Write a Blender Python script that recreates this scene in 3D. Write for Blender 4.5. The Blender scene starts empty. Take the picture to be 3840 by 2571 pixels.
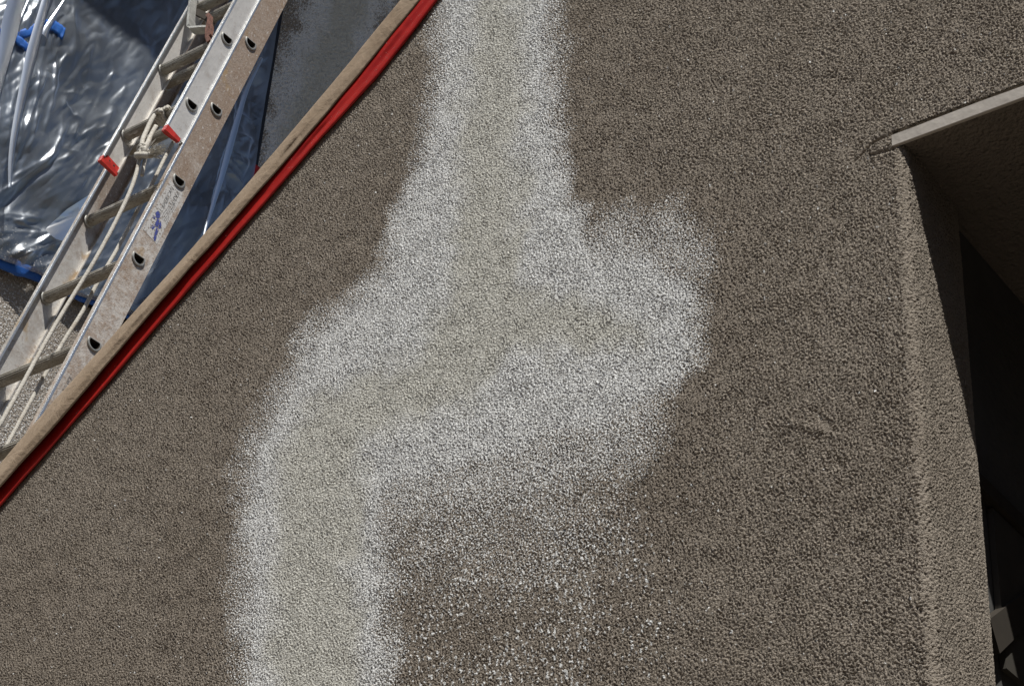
import bpy, bmesh, math
import numpy as np
from mathutils import Vector, Matrix

# ------------------------------------------------------------------ camera, world, sun
ZC = 1.5                       # eye height above the ground
S = bpy.context.scene
C = S.collection
cam_d = bpy.data.cameras.new('camera'); cam = bpy.data.objects.new('camera', cam_d); C.objects.link(cam)
cr = Vector((0.8063033660, 0.5886136153, 0.0583857335))
cu = Vector((0.2843555079, -0.4722781968, 0.8343232287))
cf = Vector((-0.5186683209, 0.6561153227, 0.5481750233))
m = Matrix((cr, cu, -cf)).transposed().to_4x4(); m.translation = (0, 0, ZC)
cam.matrix_world = m
cam_d.sensor_width = 36; cam_d.lens = 70; cam_d.clip_start = .05; cam_d.clip_end = 500
S.camera = cam
SUN = Vector((1.15, -1.0, 2.45)).normalized()
w = bpy.data.worlds.new('World'); S.world = w; w.use_nodes = True
wn = w.node_tree.nodes; wl = w.node_tree.links
sky = wn.new('ShaderNodeTexSky'); sky.sky_type = 'NISHITA'; sky.sun_disc = False
sky.sun_elevation = math.asin(SUN.z); sky.sun_rotation = math.atan2(SUN.x, SUN.y)
sky.air_density = .7; sky.dust_density = .6
wn['Background'].inputs[1].default_value = .066
wl.new(sky.outputs[0], wn['Background'].inputs[0])
sd = bpy.data.lights.new('sun', 'SUN'); so = bpy.data.objects.new('sun', sd); C.objects.link(so)
sd.energy = 5.0; sd.angle = math.radians(.55); sd.color = (1, .955, .89)
so.rotation_euler = SUN.to_track_quat('Z', 'Y').to_euler(); so.location = (6, -5, 14)
S.view_settings.view_transform = 'Standard'; S.view_settings.look = 'None'
S.view_settings.gamma = 1; S.view_settings.use_curve_mapping = False
S.view_settings.exposure = -.12

rng = np.random.default_rng(7)

# ------------------------------------------------------------------ helpers
def W(p): return (p[0], p[1], p[2] + ZC)
def tag(o, label=None, cat=None, group=None, kind=None):
    if label: o['label'] = label
    if cat: o['category'] = cat
    if group: o['group'] = group
    if kind: o['kind'] = kind
    return o
def empty(name, loc, label, cat):
    o = bpy.data.objects.new(name, None); C.objects.link(o); o.location = loc
    o.empty_display_size = .1
    return tag(o, label, cat)
def link(o, parent=None):
    C.objects.link(o)
    if parent is not None:
        o.parent = parent
        pm = Matrix.Translation(parent.location) if parent.parent is None else Matrix.Translation(parent.parent.location) @ parent.matrix_parent_inverse
        o.matrix_parent_inverse = Matrix.Translation(parent.location).inverted() if parent.type == 'EMPTY' else Matrix()
    return o
def mesh(name, v, f, mat, parent=None, smooth=False):
    me = bpy.data.meshes.new(name); me.from_pydata([tuple(map(float, p)) for p in v], [], f); me.update()
    if mat: me.materials.append(mat)
    if smooth: me.polygons.foreach_set('use_smooth', [True] * len(me.polygons))
    o = bpy.data.objects.new(name, me)
    return link(o, parent)
def big_mesh(name, v, quads, mat, parent=None, attr=None):
    me = bpy.data.meshes.new(name)
    nv, nf = len(v), len(quads)
    me.vertices.add(nv); me.vertices.foreach_set('co', v.astype(np.float32).ravel())
    me.loops.add(nf * 4); me.loops.foreach_set('vertex_index', quads.astype(np.int32).ravel())
    me.polygons.add(nf); me.polygons.foreach_set('loop_start', np.arange(0, nf * 4, 4, dtype=np.int32))
    me.polygons.foreach_set('loop_total', np.full(nf, 4, np.int32))
    me.polygons.foreach_set('use_smooth', np.ones(nf, bool))
    me.update(calc_edges=True)
    if attr is not None:
        a = me.color_attributes.new('paint', 'FLOAT_COLOR', 'POINT')
        a.data.foreach_set('color', attr.astype(np.float32).ravel())
    me.materials.append(mat)
    o = bpy.data.objects.new(name, me)
    return link(o, parent)
class MB:
    def __init__(s): s.v = []; s.f = []
    def add(s, v, f):
        n = len(s.v); s.v += [tuple(p) for p in v]; s.f += [tuple(i + n for i in q) for q in f]
    def box(s, a, b):
        (x0, y0, z0), (x1, y1, z1) = a, b
        s.add([(x0,y0,z0),(x1,y0,z0),(x1,y1,z0),(x0,y1,z0),(x0,y0,z1),(x1,y0,z1),(x1,y1,z1),(x0,y1,z1)],
              [(0,3,2,1),(4,5,6,7),(0,1,5,4),(1,2,6,5),(2,3,7,6),(3,0,4,7)])
    def loft(s, rings, closed=True, caps=True):
        n = len(rings[0]); base = len(s.v)
        for r in rings: s.v += [tuple(p) for p in r]
        for i in range(len(rings) - 1):
            for j in range(n if closed else n - 1):
                k = (j + 1) % n
                s.f.append((base+i*n+j, base+i*n+k, base+(i+1)*n+k, base+(i+1)*n+j))
        if caps and closed:
            s.f.append(tuple(base + j for j in reversed(range(n))))
            s.f.append(tuple(base + (len(rings)-1)*n + j for j in range(n)))
    def build(s, name, mat, parent=None, smooth=False): return mesh(name, s.v, s.f, mat, parent, smooth)
def tube_rings(pts, rad, n=8, twist=None):
    pts = [Vector(p) for p in pts]; rings = []
    ref = Vector((.3, .2, .9)).normalized()
    for i, p in enumerate(pts):
        t = (pts[min(i+1, len(pts)-1)] - pts[max(i-1, 0)])
        t = t.normalized() if t.length > 1e-9 else Vector((0, 0, 1))
        a = t.cross(ref)
        if a.length < .05: a = t.cross(Vector((1, 0, 0)))
        a.normalize(); b = t.cross(a)
        rr = rad(i) if callable(rad) else rad
        ring = []
        for j in range(n):
            th = 2*math.pi*j/n
            r2 = rr
            if twist: r2 = rr*(1 + twist[1]*abs(math.sin(1.5*(th - i*twist[0]))) - twist[1]*.5)
            ring.append(p + a*(r2*math.cos(th)) + b*(r2*math.sin(th)))
        rings.append(ring)
    return rings
def resample(pts, step):
    pts = [np.array(p, float) for p in pts]; out = [pts[0]]
    for a, b in zip(pts[:-1], pts[1:]):
        n = max(1, int(np.linalg.norm(b-a)/step))
        for i in range(1, n+1): out.append(a + (b-a)*i/n)
    return out
def catmull(pts, k):
    P = [np.array(p, float) for p in pts]; P = [2*P[0]-P[1]] + P + [2*P[-1]-P[-2]]; out = []
    for i in range(1, len(P)-2):
        for j in range(k):
            t = j/k; a, b, c, d = P[i-1], P[i], P[i+1], P[i+2]
            out.append(.5*((2*b)+(-a+c)*t+(2*a-5*b+4*c-d)*t*t+(-a+3*b-3*c+d)*t**3))
    out.append(P[-2]); return out
def field(shape, dx, lam, bw=.5, aniso=1.0, seed=0, ang=0.0):
    """band-passed random field on a grid (rows z, cols x); lam = wavelength in metres"""
    g = np.random.default_rng(seed)
    n = g.standard_normal(shape)
    fz = np.fft.fftfreq(shape[0], dx)[:, None]; fx = np.fft.rfftfreq(shape[1], dx)[None, :]
    ca, sa = math.cos(ang), math.sin(ang)
    u, v = fx*ca + fz*sa, (-fx*sa + fz*ca)*aniso
    fr = np.sqrt(u*u + v*v) + 1e-9
    H = np.exp(-(np.log(fr*lam)/bw)**2/2)
    r = np.fft.irfft2(np.fft.rfft2(n)*H, s=shape)
    return r/r.std()
def lowpass(shape, dx, lam, seed=0, aniso=1.0, ang=0.0):
    g = np.random.default_rng(seed); n = g.standard_normal(shape)
    fz = np.fft.fftfreq(shape[0], dx)[:, None]; fx = np.fft.rfftfreq(shape[1], dx)[None, :]
    ca, sa = math.cos(ang), math.sin(ang)
    u, v = fx*ca + fz*sa, (-fx*sa + fz*ca)*aniso
    H = np.exp(-(u*u+v*v)*lam*lam)
    r = np.fft.irfft2(np.fft.rfft2(n)*H, s=shape); return r/r.std()
def sstep(a, b, x):
    t = np.clip((x-a)/(b-a), 0, 1); return t*t*(3-2*t)

# ------------------------------------------------------------------ materials
class NT:
    def __init__(s, name):
        s.m = bpy.data.materials.new(name); s.m.use_nodes = True; s.t = s.m.node_tree
        s.n = s.t.nodes; s.b = s.n['Principled BSDF']; s.out = s.n['Material Output']
        s.tc = s.n.new('ShaderNodeTexCoord')
    def node(s, t, **k):
        x = s.n.new(t)
        for a, b in k.items(): setattr(x, a, b)
        return x
    def lk(s, a, b): s.t.links.new(a, b)
    def set(s, i, v):
        if hasattr(v, 'is_output'): s.lk(v, s.b.inputs[i])
        else: s.b.inputs[i].default_value = v
    def noise(s, scale, detail=3, rough=.55, vec=None, sx=(1, 1, 1), dist=0):
        mp = s.node('ShaderNodeMapping'); mp.inputs['Scale'].default_value = sx
        s.lk(vec or s.tc.outputs['Object'], mp.inputs[0])
        x = s.node('ShaderNodeTexNoise'); x.inputs['Scale'].default_value = scale
        x.inputs['Detail'].default_value = detail; x.inputs['Roughness'].default_value = rough
        x.inputs['Distortion'].default_value = dist
        s.lk(mp.outputs[0], x.inputs['Vector']); return x.outputs[0]
    def ramp(s, v, lo, hi):
        x = s.node('ShaderNodeMapRange'); x.inputs[1].default_value = lo; x.inputs[2].default_value = hi
        x.clamp = True; x.interpolation_type = 'SMOOTHSTEP'; s.lk(v, x.inputs[0]); return x.outputs[0]
    def mix(s, f, a, b):
        x = s.node('ShaderNodeMix', data_type='RGBA')
        for i, v in ((0, f), (6, a), (7, b)):
            if hasattr(v, 'is_output'): s.lk(v, x.inputs[i])
            else: x.inputs[i].default_value = v if i == 0 else (*v, 1) if len(v) == 3 else v
        return x.outputs[2]
    def math(s, op, a, b=0.0, clamp=False):
        x = s.node('ShaderNodeMath', operation=op, use_clamp=clamp)
        for i, v in enumerate((a, b)):
            if hasattr(v, 'is_output'): s.lk(v, x.inputs[i])
            else: x.inputs[i].default_value = v
        return x.outputs[0]
    def bump(s, h, dist, strength=1.0):
        x = s.node('ShaderNodeBump'); x.inputs['Strength'].default_value = strength
        x.inputs['Distance'].default_value = dist; s.lk(h, x.inputs['Height']); s.lk(x.outputs[0], s.b.inputs['Normal'])
        return x

BROWN_A = (.345, .308, .262); BROWN_B = (.308, .272, .229)
HALO = (.83, .85, .85); CORE = (.66, .66, .605)
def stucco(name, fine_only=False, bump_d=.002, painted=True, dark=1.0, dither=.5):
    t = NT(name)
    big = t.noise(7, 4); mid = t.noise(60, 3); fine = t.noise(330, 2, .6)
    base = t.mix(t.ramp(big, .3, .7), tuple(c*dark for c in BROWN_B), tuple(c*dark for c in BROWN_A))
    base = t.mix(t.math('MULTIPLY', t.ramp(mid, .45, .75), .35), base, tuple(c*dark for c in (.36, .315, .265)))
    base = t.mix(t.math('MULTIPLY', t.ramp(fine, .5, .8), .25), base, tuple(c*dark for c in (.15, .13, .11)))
    if painted:
        at = t.node('ShaderNodeAttribute', attribute_name='paint'); sp = t.node('ShaderNodeSeparateColor')
        t.lk(at.outputs['Color'], sp.inputs[0])
        n2 = t.noise(500 if fine_only else 170, 3, .6)
        cov = t.math('ADD', sp.outputs[0], t.math('MULTIPLY', t.math('SUBTRACT', n2, .5), dither))
        covm = t.ramp(cov, .30, .70)
        pc = t.mix(sp.outputs[1], HALO, CORE)
        base = t.mix(covm, base, pc)
    t.set('Base Color', base); t.set('Roughness', 1.0); t.set('Specular IOR Level', .04)
    if fine_only:
        h = t.math('ADD', t.noise(330, 2, .6, sx=(.85, .85, 1.15)), t.math('MULTIPLY', t.noise(760, 1), .45)); t.bump(h, .0024, 1.0)
    else:
        vo = t.node('ShaderNodeTexVoronoi'); vo.inputs['Scale'].default_value = 190
        t.lk(t.tc.outputs['Object'], vo.inputs['Vector'])
        h = t.math('ADD', t.noise(150, 4, .65), t.math('MULTIPLY', t.noise(60, 2), .8))
        h = t.math('SUBTRACT', h, t.math('MULTIPLY', vo.outputs['Distance'], .5)); t.bump(h, bump_d*2.2, 1.0)
    return t.m
def simple(name, col, rough=.6, metal=0, var=.12, scale=30, bump=0, bs=200, spec=.5):
    t = NT(name); n = t.noise(scale, 4)
    c = t.mix(t.ramp(n, .3, .7), tuple(x*(1-var) for x in col), tuple(min(1, x*(1+var)) for x in col))
    t.set('Base Color', c); t.set('Roughness', rough); t.set('Metallic', metal); t.set('Specular IOR Level', spec)
    if bump: t.bump(t.noise(bs, 3), bump)
    return t.m
M = {}
M['wall'] = stucco('painted_stucco_fine', fine_only=True)
M['wall_coarse'] = stucco('stucco', painted=False, bump_d=.0022)
M['house'] = stucco('house_stucco', painted=True, bump_d=.0026, dither=1.9)  # coarse overspray speckle also stands in for the shading of the grain
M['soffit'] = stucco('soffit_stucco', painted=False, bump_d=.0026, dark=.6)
def paper_m():
    t = NT('kraft_paper'); n = t.noise(14, 5, .6); f = t.noise(160, 3, sx=(1, 1, 1)); st = t.noise(9, 3, sx=(1, 1, 1))
    c = t.mix(t.ramp(n, .3, .7), (.34, .262, .185), (.40, .315, .23))
    c = t.mix(t.math('MULTIPLY', t.ramp(st, .55, .75), .35), c, (.22, .155, .10))
    sp = t.ramp(t.noise(300, 1), .80, .82); c = t.mix(sp, c, (.72, .72, .70))
    t.set('Base Color', c); t.set('Roughness', .75); t.set('Specular IOR Level', .25)
    h = t.math('ADD', t.noise(28, 4, .6, dist=.5), t.math('MULTIPLY', f, .12)); t.bump(h, .0035, 1.0); return t.m
M['paper'] = paper_m()
def red_tape():
    t = NT('red_tape'); n = t.noise(22, 3)
    c = t.mix(t.ramp(n, .3, .7), (.40, .012, .010), (.50, .020, .015))
    sp = t.ramp(t.noise(420, 1, .5), .77, .80)
    big = t.ramp(t.noise(170, 1), .79, .81)
    c = t.mix(t.math('MULTIPLY', t.math('MAXIMUM', sp, big), .85), c, (.8, .74, .72))
    t.set('Base Color', c); t.set('Roughness', .42); t.set('Specular IOR Level', .4)
    t.bump(t.noise(18, 4, .5, sx=(1, 1, 1), dist=.4), .004, .6); return t.m
M['red'] = red_tape()
M['redcap'] = simple('red_plastic_cap', (.56, .035, .025), .5, var=.2, scale=60)
def blue_m():
    t = NT('blue_tape'); n = t.noise(55, 4, .6)
    c = t.mix(t.ramp(t.noise(12, 3), .3, .7), (.012, .085, .36), (.02, .14, .52))
    c = t.mix(t.ramp(n, .62, .70), c, (.30, .29, .24)); t.set('Base Color', c); t.set('Roughness', .6)
    t.bump(t.noise(40, 3), .004, .7); return t.m
M['blue'] = blue_m()
def alu(name, dirt, base=(.62, .605, .575), rough=.5, metal=.35, streak=None):
    t = NT(name)
    n1 = t.noise(16, 5, .65); n2 = t.noise(75, 4, .65); n3 = t.noise(260, 2)
    c = t.mix(t.ramp(n1, .3, .75), base, tuple(x*.82 for x in base))
    c = t.mix(t.math('MULTIPLY', t.ramp(n2, .62 - dirt*.2, .72), .8*dirt), c, (.30, .20, .13))
    c = t.mix(t.math('MULTIPLY', t.ramp(n1, .62 - dirt*.26, .75), .9*dirt), c, (.34, .245, .175))
    sx = t.node('ShaderNodeSeparateXYZ'); t.lk(t.tc.outputs['Object'], sx.inputs[0])
    if dirt > .5:
        hi = t.math('MULTIPLY', t.ramp(t.math('ADD', sx.outputs[2], t.math('MULTIPLY', n1, .5)), 4.75, 5.05), .8)
        c = t.mix(hi, c, t.mix(t.ramp(t.noise(240, 3, .7), .35, .65), (.24, .165, .115), (.36, .28, .215)))
        st = t.ramp(t.noise(11, 3, sx=(1, 1, .8)), .60, .70); c = t.mix(t.math('MULTIPLY', st, .6), c, (.40, .26, .10))
    c = t.mix(t.ramp(n3, .70, .74), c, (.18, .13, .09))
    wsp = t.ramp(t.noise(110, 4, .7, sx=(1.3, 1.1, .6)), .60, .66); c = t.mix(t.math('MULTIPLY', wsp, .65), c, (.74, .73, .70))
    t.set('Base Color', c); t.set('Roughness', rough); t.set('Metallic', metal)
    t.bump(t.math('ADD', n2, t.math('MULTIPLY', n3, .5)), .0016*(.3+dirt), .8); return t.m
M['alu'] = alu('weathered_aluminium', .34, base=(.76, .74, .70))
M['alu_dirty'] = alu('dirty_aluminium', .95, base=(.62, .585, .54), rough=.65, metal=.15)
M['alu_mid'] = alu('part_dirty_aluminium', .52, base=(.66, .64, .60))
M['alu_edge'] = simple('bare_aluminium_edge', (.66, .70, .74), .33, .75, var=.08, scale=80)
def rung_m():
    t = NT('weathered_rung'); n1 = t.noise(30, 4, .6, sx=(.35, 2, 2)); n2 = t.noise(120, 3, .6)
    c = t.mix(t.ramp(n1, .3, .7), (.44, .425, .375), (.26, .24, .20))
    c = t.mix(t.math('MULTIPLY', t.ramp(n2, .55, .68), .7), c, (.15, .12, .085))
    c = t.mix(t.math('MULTIPLY', t.ramp(t.noise(70, 3, sx=(.4, 1, 1)), .62, .68), .6), c, (.66, .65, .62))
    t.set('Base Color', c); t.set('Roughness', .62); t.set('Metallic', .2); t.bump(n2, .0012); return t.m
M['rung'] = rung_m()
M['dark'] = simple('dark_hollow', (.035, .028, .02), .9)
M['iron'] = simple('rusty_iron', (.16, .075, .055), .75, var=.4, scale=120, bump=.001)
M['bracket'] = simple('galvanised_bracket', (.40, .40, .375), .5, .4, var=.2, scale=60, bump=.0006)
def rope_m():
    t = NT('rope_fibre'); n = t.noise(220, 3, .6); b = t.noise(25, 3)
    c = t.mix(t.ramp(n, .3, .7), (.66, .64, .585), (.50, .475, .42)); c = t.mix(t.math('MULTIPLY', t.ramp(b, .5, .75), .5), c, (.36, .30, .22))
    t.set('Base Color', c); t.set('Roughness', .95); t.set('Specular IOR Level', .1); t.bump(n, .0016); return t.m
M['rope'] = rope_m()
M['black'] = simple('black_frame', (.012, .012, .014), .45, var=.3, bump=.001)
M['lintel'] = simple('smooth_painted_bead', (.50, .47, .425), .6, var=.05, scale=18, bump=.002, bs=40)
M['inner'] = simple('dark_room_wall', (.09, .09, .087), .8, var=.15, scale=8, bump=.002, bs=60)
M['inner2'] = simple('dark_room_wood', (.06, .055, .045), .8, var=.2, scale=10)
M['ground'] = simple('ground_soil', (.17, .14, .11), .9, var=.15, scale=3, bump=.003, bs=80)
M['roof'] = simple('added_roof_boards', (.05, .048, .045), .8, var=.2, scale=6)
M['curtain'] = simple('room_curtain', (.05, .05, .055), .9, var=.3, scale=4)
def glass_m():
    t = NT('window_glass'); t.set('Base Color', (.012, .014, .016, 1)); t.set('Roughness', .06); t.set('Specular IOR Level', .5)
    t.bump(t.noise(2.5, 2), .004, .3); return t.m
M['glass'] = glass_m()
def film(name, gl, dif, rough, tint=(.80, .86, .95), dust=.12, sharp=.3):
    t = NT(name); n = t.n
    tr = t.node('ShaderNodeBsdfTransparent'); tr.inputs[0].default_value = (.93, .95, .98, 1)
    g = t.node('ShaderNodeBsdfGlossy'); g.inputs['Roughness'].default_value = rough; g.inputs['Color'].default_value = (.88, .94, 1.0, 1)
    d = t.node('ShaderNodeBsdfTranslucent'); d.inputs[0].default_value = (*tint, 1)
    d2 = t.node('ShaderNodeBsdfDiffuse'); d2.inputs[0].default_value = (*tint, 1)
    dd = t.node('ShaderNodeMixShader'); dd.inputs[0].default_value = .6; t.lk(d.outputs[0], dd.inputs[1]); t.lk(d2.outputs[0], dd.inputs[2])
    fr = t.node('ShaderNodeFresnel'); fr.inputs[0].default_value = 1.5
    fac = t.math('MULTIPLY', fr.outputs[0], gl, True)
    dn = t.math('ADD', t.math('MULTIPLY', t.ramp(t.noise(3.5, 4, .6), .3, .75), dif), dif*.5)
    m1 = t.node('ShaderNodeMixShader'); t.lk(dn, m1.inputs[0]); t.lk(tr.outputs[0], m1.inputs[1]); t.lk(dd.outputs[0], m1.inputs[2])
    m2 = t.node('ShaderNodeMixShader'); t.lk(fac, m2.inputs[0]); t.lk(m1.outputs[0], m2.inputs[1]); t.lk(g.outputs[0], m2.inputs[2])
    # dried overspray specks, thickest along the lower edge
    sx = t.node('ShaderNodeSeparateXYZ'); t.lk(t.tc.outputs['Object'], sx.inputs[0])
    low = t.ramp(sx.outputs[2], 3.36 + ZC, 3.17 + ZC)
    sp = t.math('SUBTRACT', t.noise(150, 3, .65), t.math('SUBTRACT', .70, t.math('MULTIPLY', low, dust)))
    spm = t.math('MULTIPLY', t.ramp(sp, 0, .04), .8)
    d3 = t.node('ShaderNodeBsdfDiffuse'); d3.inputs[0].default_value = (.72, .72, .70, 1)
    gs = t.node('ShaderNodeBsdfGlossy'); gs.inputs['Roughness'].default_value = sharp; gs.inputs['Color'].default_value = (1, 1, 1, 1)
    m2b = t.node('ShaderNodeMixShader'); t.lk(t.math('MULTIPLY', fr.outputs[0], .22), m2b.inputs[0]); t.lk(m2.outputs[0], m2b.inputs[1]); t.lk(gs.outputs[0], m2b.inputs[2]); m2 = m2b
    m3 = t.node('ShaderNodeMixShader'); t.lk(spm, m3.inputs[0]); t.lk(m2.outputs[0], m3.inputs[1]); t.lk(d3.outputs[0], m3.inputs[2])
    t.lk(m3.outputs[0], t.out.inputs[0])
    bp = t.node('ShaderNodeBump'); bp.inputs['Distance'].default_value = .0005; bp.inputs['Strength'].default_value = .5
    t.lk(t.noise(22, 4, .55, dist=.6), bp.inputs['Height']); t.lk(bp.outputs[0], g.inputs['Normal'])
    return t.m
M['film'] = film('clear_plastic_film', 3.4, .27, .34, tint=(.66,.78,.96), sharp=.16)
M['film_fold'] = film('folded_plastic_film', 3.0, .55, .36, tint=(.78, .85, .93), dust=.02)

# ------------------------------------------------------------------ ground
mesh('ground', [W((-120,-120,-ZC)), W((120,-120,-ZC)), W((120,120,-ZC)), W((-120,120,-ZC))], [(0,1,2,3)], M['ground'])['kind'] = 'structure'

# ------------------------------------------------------------------ front wall (stair parapet with raked top and a doorway)
D = 1.8; TH = .152; XJ = -.824; ZL = 1.598
TANR = math.tan(math.radians(39.7)); CR, SR = math.cos(math.radians(39.7)), math.sin(math.radians(39.7))
ORX, ORZ = -2.0, 1.5           # origin of the raked coordinates (along, perp) on the wall plane
VTOP = .395                    # perp height of the raked top edge
def rk(al, pe): return (ORX + al*CR - pe*SR, ORZ + al*SR + pe*CR)
def ztop(x): return ORZ + (x - ORX)*TANR + VTOP/CR
wall = empty('stucco_wall', W((-1.6, D, -ZC)), 'rough brown stucco wall with raked top, doorway and white sprayed paint patches', 'wall')

dx = .0013
x0, z0 = -2.62, .72
nx, nz = int(round((XJ - .014 - x0)/dx)) , int(round((2.46 - z0)/dx))
nxc = 185                      # further columns right of the jamb (above the lintel)
NX = nx + 1 + nxc; NZ = nz + 1
xs = x0 + np.arange(NX)*((XJ - .014 - x0)/nx); zs = z0 + np.arange(NZ)*dx
shape = (NZ, NX)
hA = field(shape, dx, .0034, .40, aniso=.75, seed=1); hB = field(shape, dx, .0088, .45, aniso=.6, seed=2)
hC = field(shape, dx, .0034, .25, seed=3); hD = lowpass(shape, dx, .05, seed=4)
hE = field(shape, dx, .0050, .50, aniso=.62, seed=5)
patchy = lowpass(shape, dx, .03, seed=6)
h = .52*hA + (.46 + .04*patchy)*hE + (.12 + .14*sstep(-1.5, -.8, xs)[None, :] + .03*patchy)*hB + .22*hC
h = h - .14*(h*h - 1)
h = h/h.std()
AMP = .00108
disp = AMP*h + .0003*hD
X, Z = np.meshgrid(xs, zs)
# a hairline crack running on from the lintel bead, and a couple of scars in the stucco
def seg_d(px, pz, a, b):
    a, b = np.array(a), np.array(b); ab = b-a; L = ab@ab
    t = np.clip(((px-a[0])*ab[0]+(pz-a[1])*ab[1])/L, 0, 1)
    return np.hypot(px-a[0]-t*ab[0], pz-a[1]-t*ab[1])
for a, b, wd, am in (((-.82,1.6215),(-.865,1.617),.0016,-.004), ((-.865,1.617),(-.893,1.598),.0014,-.003),
                     ((-.83,1.594),(-.868,1.598),.002,-.003), ((-.993,1.243),(-.93,1.205),.0045,.0011), ((-.96,1.248),(-.94,1.226),.005,-.0010), ((-.93,1.17),(-.928,1.165),.005,-.0022)):
    disp += am*np.exp(-(seg_d(X, Z, a, b)/wd)**2)
# ---- sprayed paint: density over the wall
def pathd(path, X, Z):
    d = np.full(X.shape, 9.); 
    for a, b in zip(path[:-1], path[1:]): d = np.minimum(d, seg_d(X, Z, a, b))
    return d
def pathw(path, X, Z):
    """signed style distance d/w along a polyline with widths: path of (x, z, w)"""
    best = np.full(X.shape, 99.)
    for a, b in zip(path[:-1], path[1:]):
        ax, az, aw = a; bx, bz, bw = b; L = (bx-ax)**2 + (bz-az)**2
        t = np.clip(((X-ax)*(bx-ax)+(Z-az)*(bz-az))/L, 0, 1)
        best = np.minimum(best, np.hypot(X-ax-t*(bx-ax), Z-az-t*(bz-az))/(aw+t*(bw-aw)))
    return best
warp = .012*lowpass(shape, dx, .06, seed=11); warp2 = .012*lowpass(shape, dx, .06, seed=12)
def sheet(x, z):
    """wall plane -> flat layout sheet (2342 x 1568) on which the spray strokes are drawn"""
    P = (x, np.full_like(x, D), z)
    a, b, c = [sum(p*q for p, q in zip(P, ax)) for ax in (cr, cu, cf)]
    k = 2342*70/36
    return 1171 + k*a/c, 784 - k*b/c
SX, SY = sheet(X + warp*.5, Z + warp2*.5)
def stroke(path, X, Z):
    """distance outside a stroke whose half width changes along a polyline (x, y, half width)"""
    best = np.full(X.shape, 999.)
    for a, b in zip(path[:-1], path[1:]):
        ax, az, aw = a; bx, bz, bw = b; L = (bx-ax)**2 + (bz-az)**2
        t = np.clip(((X-ax)*(bx-ax)+(Z-az)*(bz-az))/L, 0, 1)
        best = np.minimum(best, np.hypot(X-ax-t*(bx-ax), Z-az-t*(bz-az)) - (aw+t*(bw-aw)))
    return best
CORE_S = [(1135,-90,58),(1135,150,66),(1128,350,72),(1118,560,82),(1105,730,105),(1030,845,85),(890,915,72),(765,965,80),(728,1080,98),(722,1300,102),(725,1700,104)]
CORE_B = [(1105,735,95),(1300,742,55),(1440,768,38)]
dC = np.minimum(stroke(CORE_S, SX, SY), stroke(CORE_B, SX, SY))
def fade(path, full, width, amp=1.0): return amp*sstep(full+width, full, stroke(path, SX, SY))
soft = .74*sstep(158, 4, dC) + .26*sstep(62, 4, dC)
soft = np.maximum(soft, .20*sstep(310, 30, dC))
soft = np.maximum.reduce([soft,
    fade([(1040,330,10),(985,480,30),(965,620,35)], 0, 110, .85), fade([(1220,330,10),(1255,480,25),(1290,620,40)], 0, 110, .85),
    fade([(1010,600,30),(900,740,40),(770,850,35),(725,900,10)], 0, 140, .92),                 # mist above the left branch
    fade([(1280,690,40),(1440,690,50),(1500,720,40)], 0, 130, .92), fade([(1420,590,40),(1530,570,30)], 0, 170, .48), fade([(1270,600,20),(1420,610,30)], 0, 120, .6),
    fade([(860,1020,30),(1130,940,45),(1370,860,40),(1480,800,35)], 0, 150, .93),        # under the branches
    fade([(930,1090,30),(1180,1040,40),(1390,960,40)], 0, 210, .52), fade([(960,1170,30),(1200,1130,60)], 0, 430, .34)])
# every grain takes paint once the density passes its own threshold (proud grains first)
from math import erf
q = .62*h/h.std() - .78*field(shape, dx, .0044, .5, seed=19)
lut = np.linspace(-4, 4, 801); cdf = np.array([.5*(1+erf(v/1.414)) for v in lut])
T = np.interp(q/q.std(), lut, cdf)[...]
T = 1 - T if False else T
paint = sstep(-.16, .16, soft*1.34 - (1 - T) - .17)
# spatter and runs below the branches, and stray flecks
g3 = field(shape, dx, .0098, .45, seed=21); run = field(shape, dx, .009, .5, aniso=3.5, seed=22); spk = lowpass(shape, dx, .09, seed=23)
pr = np.exp(-(np.maximum(stroke([(1120,1080,120),(1180,1300,190),(1220,1560,200)], SX, SY), 0)/190)**1.6)*(.85 + .25*np.clip(spk, -2, 2))
spat = sstep(0, .25, g3 + .8*run + .3*h - 1.25 - 2.4*(1-np.clip(pr, 0, 1)))
lone = field(shape, dx, .010, .5, seed=24); away = np.exp(-np.maximum(dC-60, 0)/330)
spat = np.maximum(spat, sstep(4.1, 4.3, lone + .9*away + .3*h)*(away > .2))
paint = np.clip(np.maximum(paint, spat), 0, 1); cov = soft
core = .92*sstep(38, -48, dC + 9*hD)
# sprayed paint fills and softens the grain
fill = core*.22
disp = disp*(1 - fill) + .0005*spat
# ---- which quads to keep
front_cols = np.arange(NX) <= nx
zt = np.minimum(ztop(X), 99)
Zc = np.minimum(Z, zt)
keepv = (Z < zt + dx*1.2) & (Z > 1.196 - .21*(X + 2.38) - .10) & (Z < 2.25 - .508*(X + 1.63) + .12) 
keepv &= ~((~front_cols)[None, :] & (Z < 1.6225))
kq = keepv[:-1, :-1] & keepv[1:, :-1] & keepv[:-1, 1:] & keepv[1:, 1:]
iz, ix = np.nonzero(kq)
idx = -np.ones(shape, np.int64)
used = np.zeros(shape, bool)
for a in (0, 1):
    for b in (0, 1): used[iz+a, ix+b] = True
idx[used] = np.arange(used.sum())
V = np.stack([X[used], D - disp[used], Zc[used] + ZC], 1)
A = np.stack([paint[used], core[used], np.clip(h[used]*.2+.5, 0, 1), np.ones(used.sum())], 1)
Q = np.stack([idx[iz, ix], idx[iz, ix+1], idx[iz+1, ix+1], idx[iz+1, ix]], 1)
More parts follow.
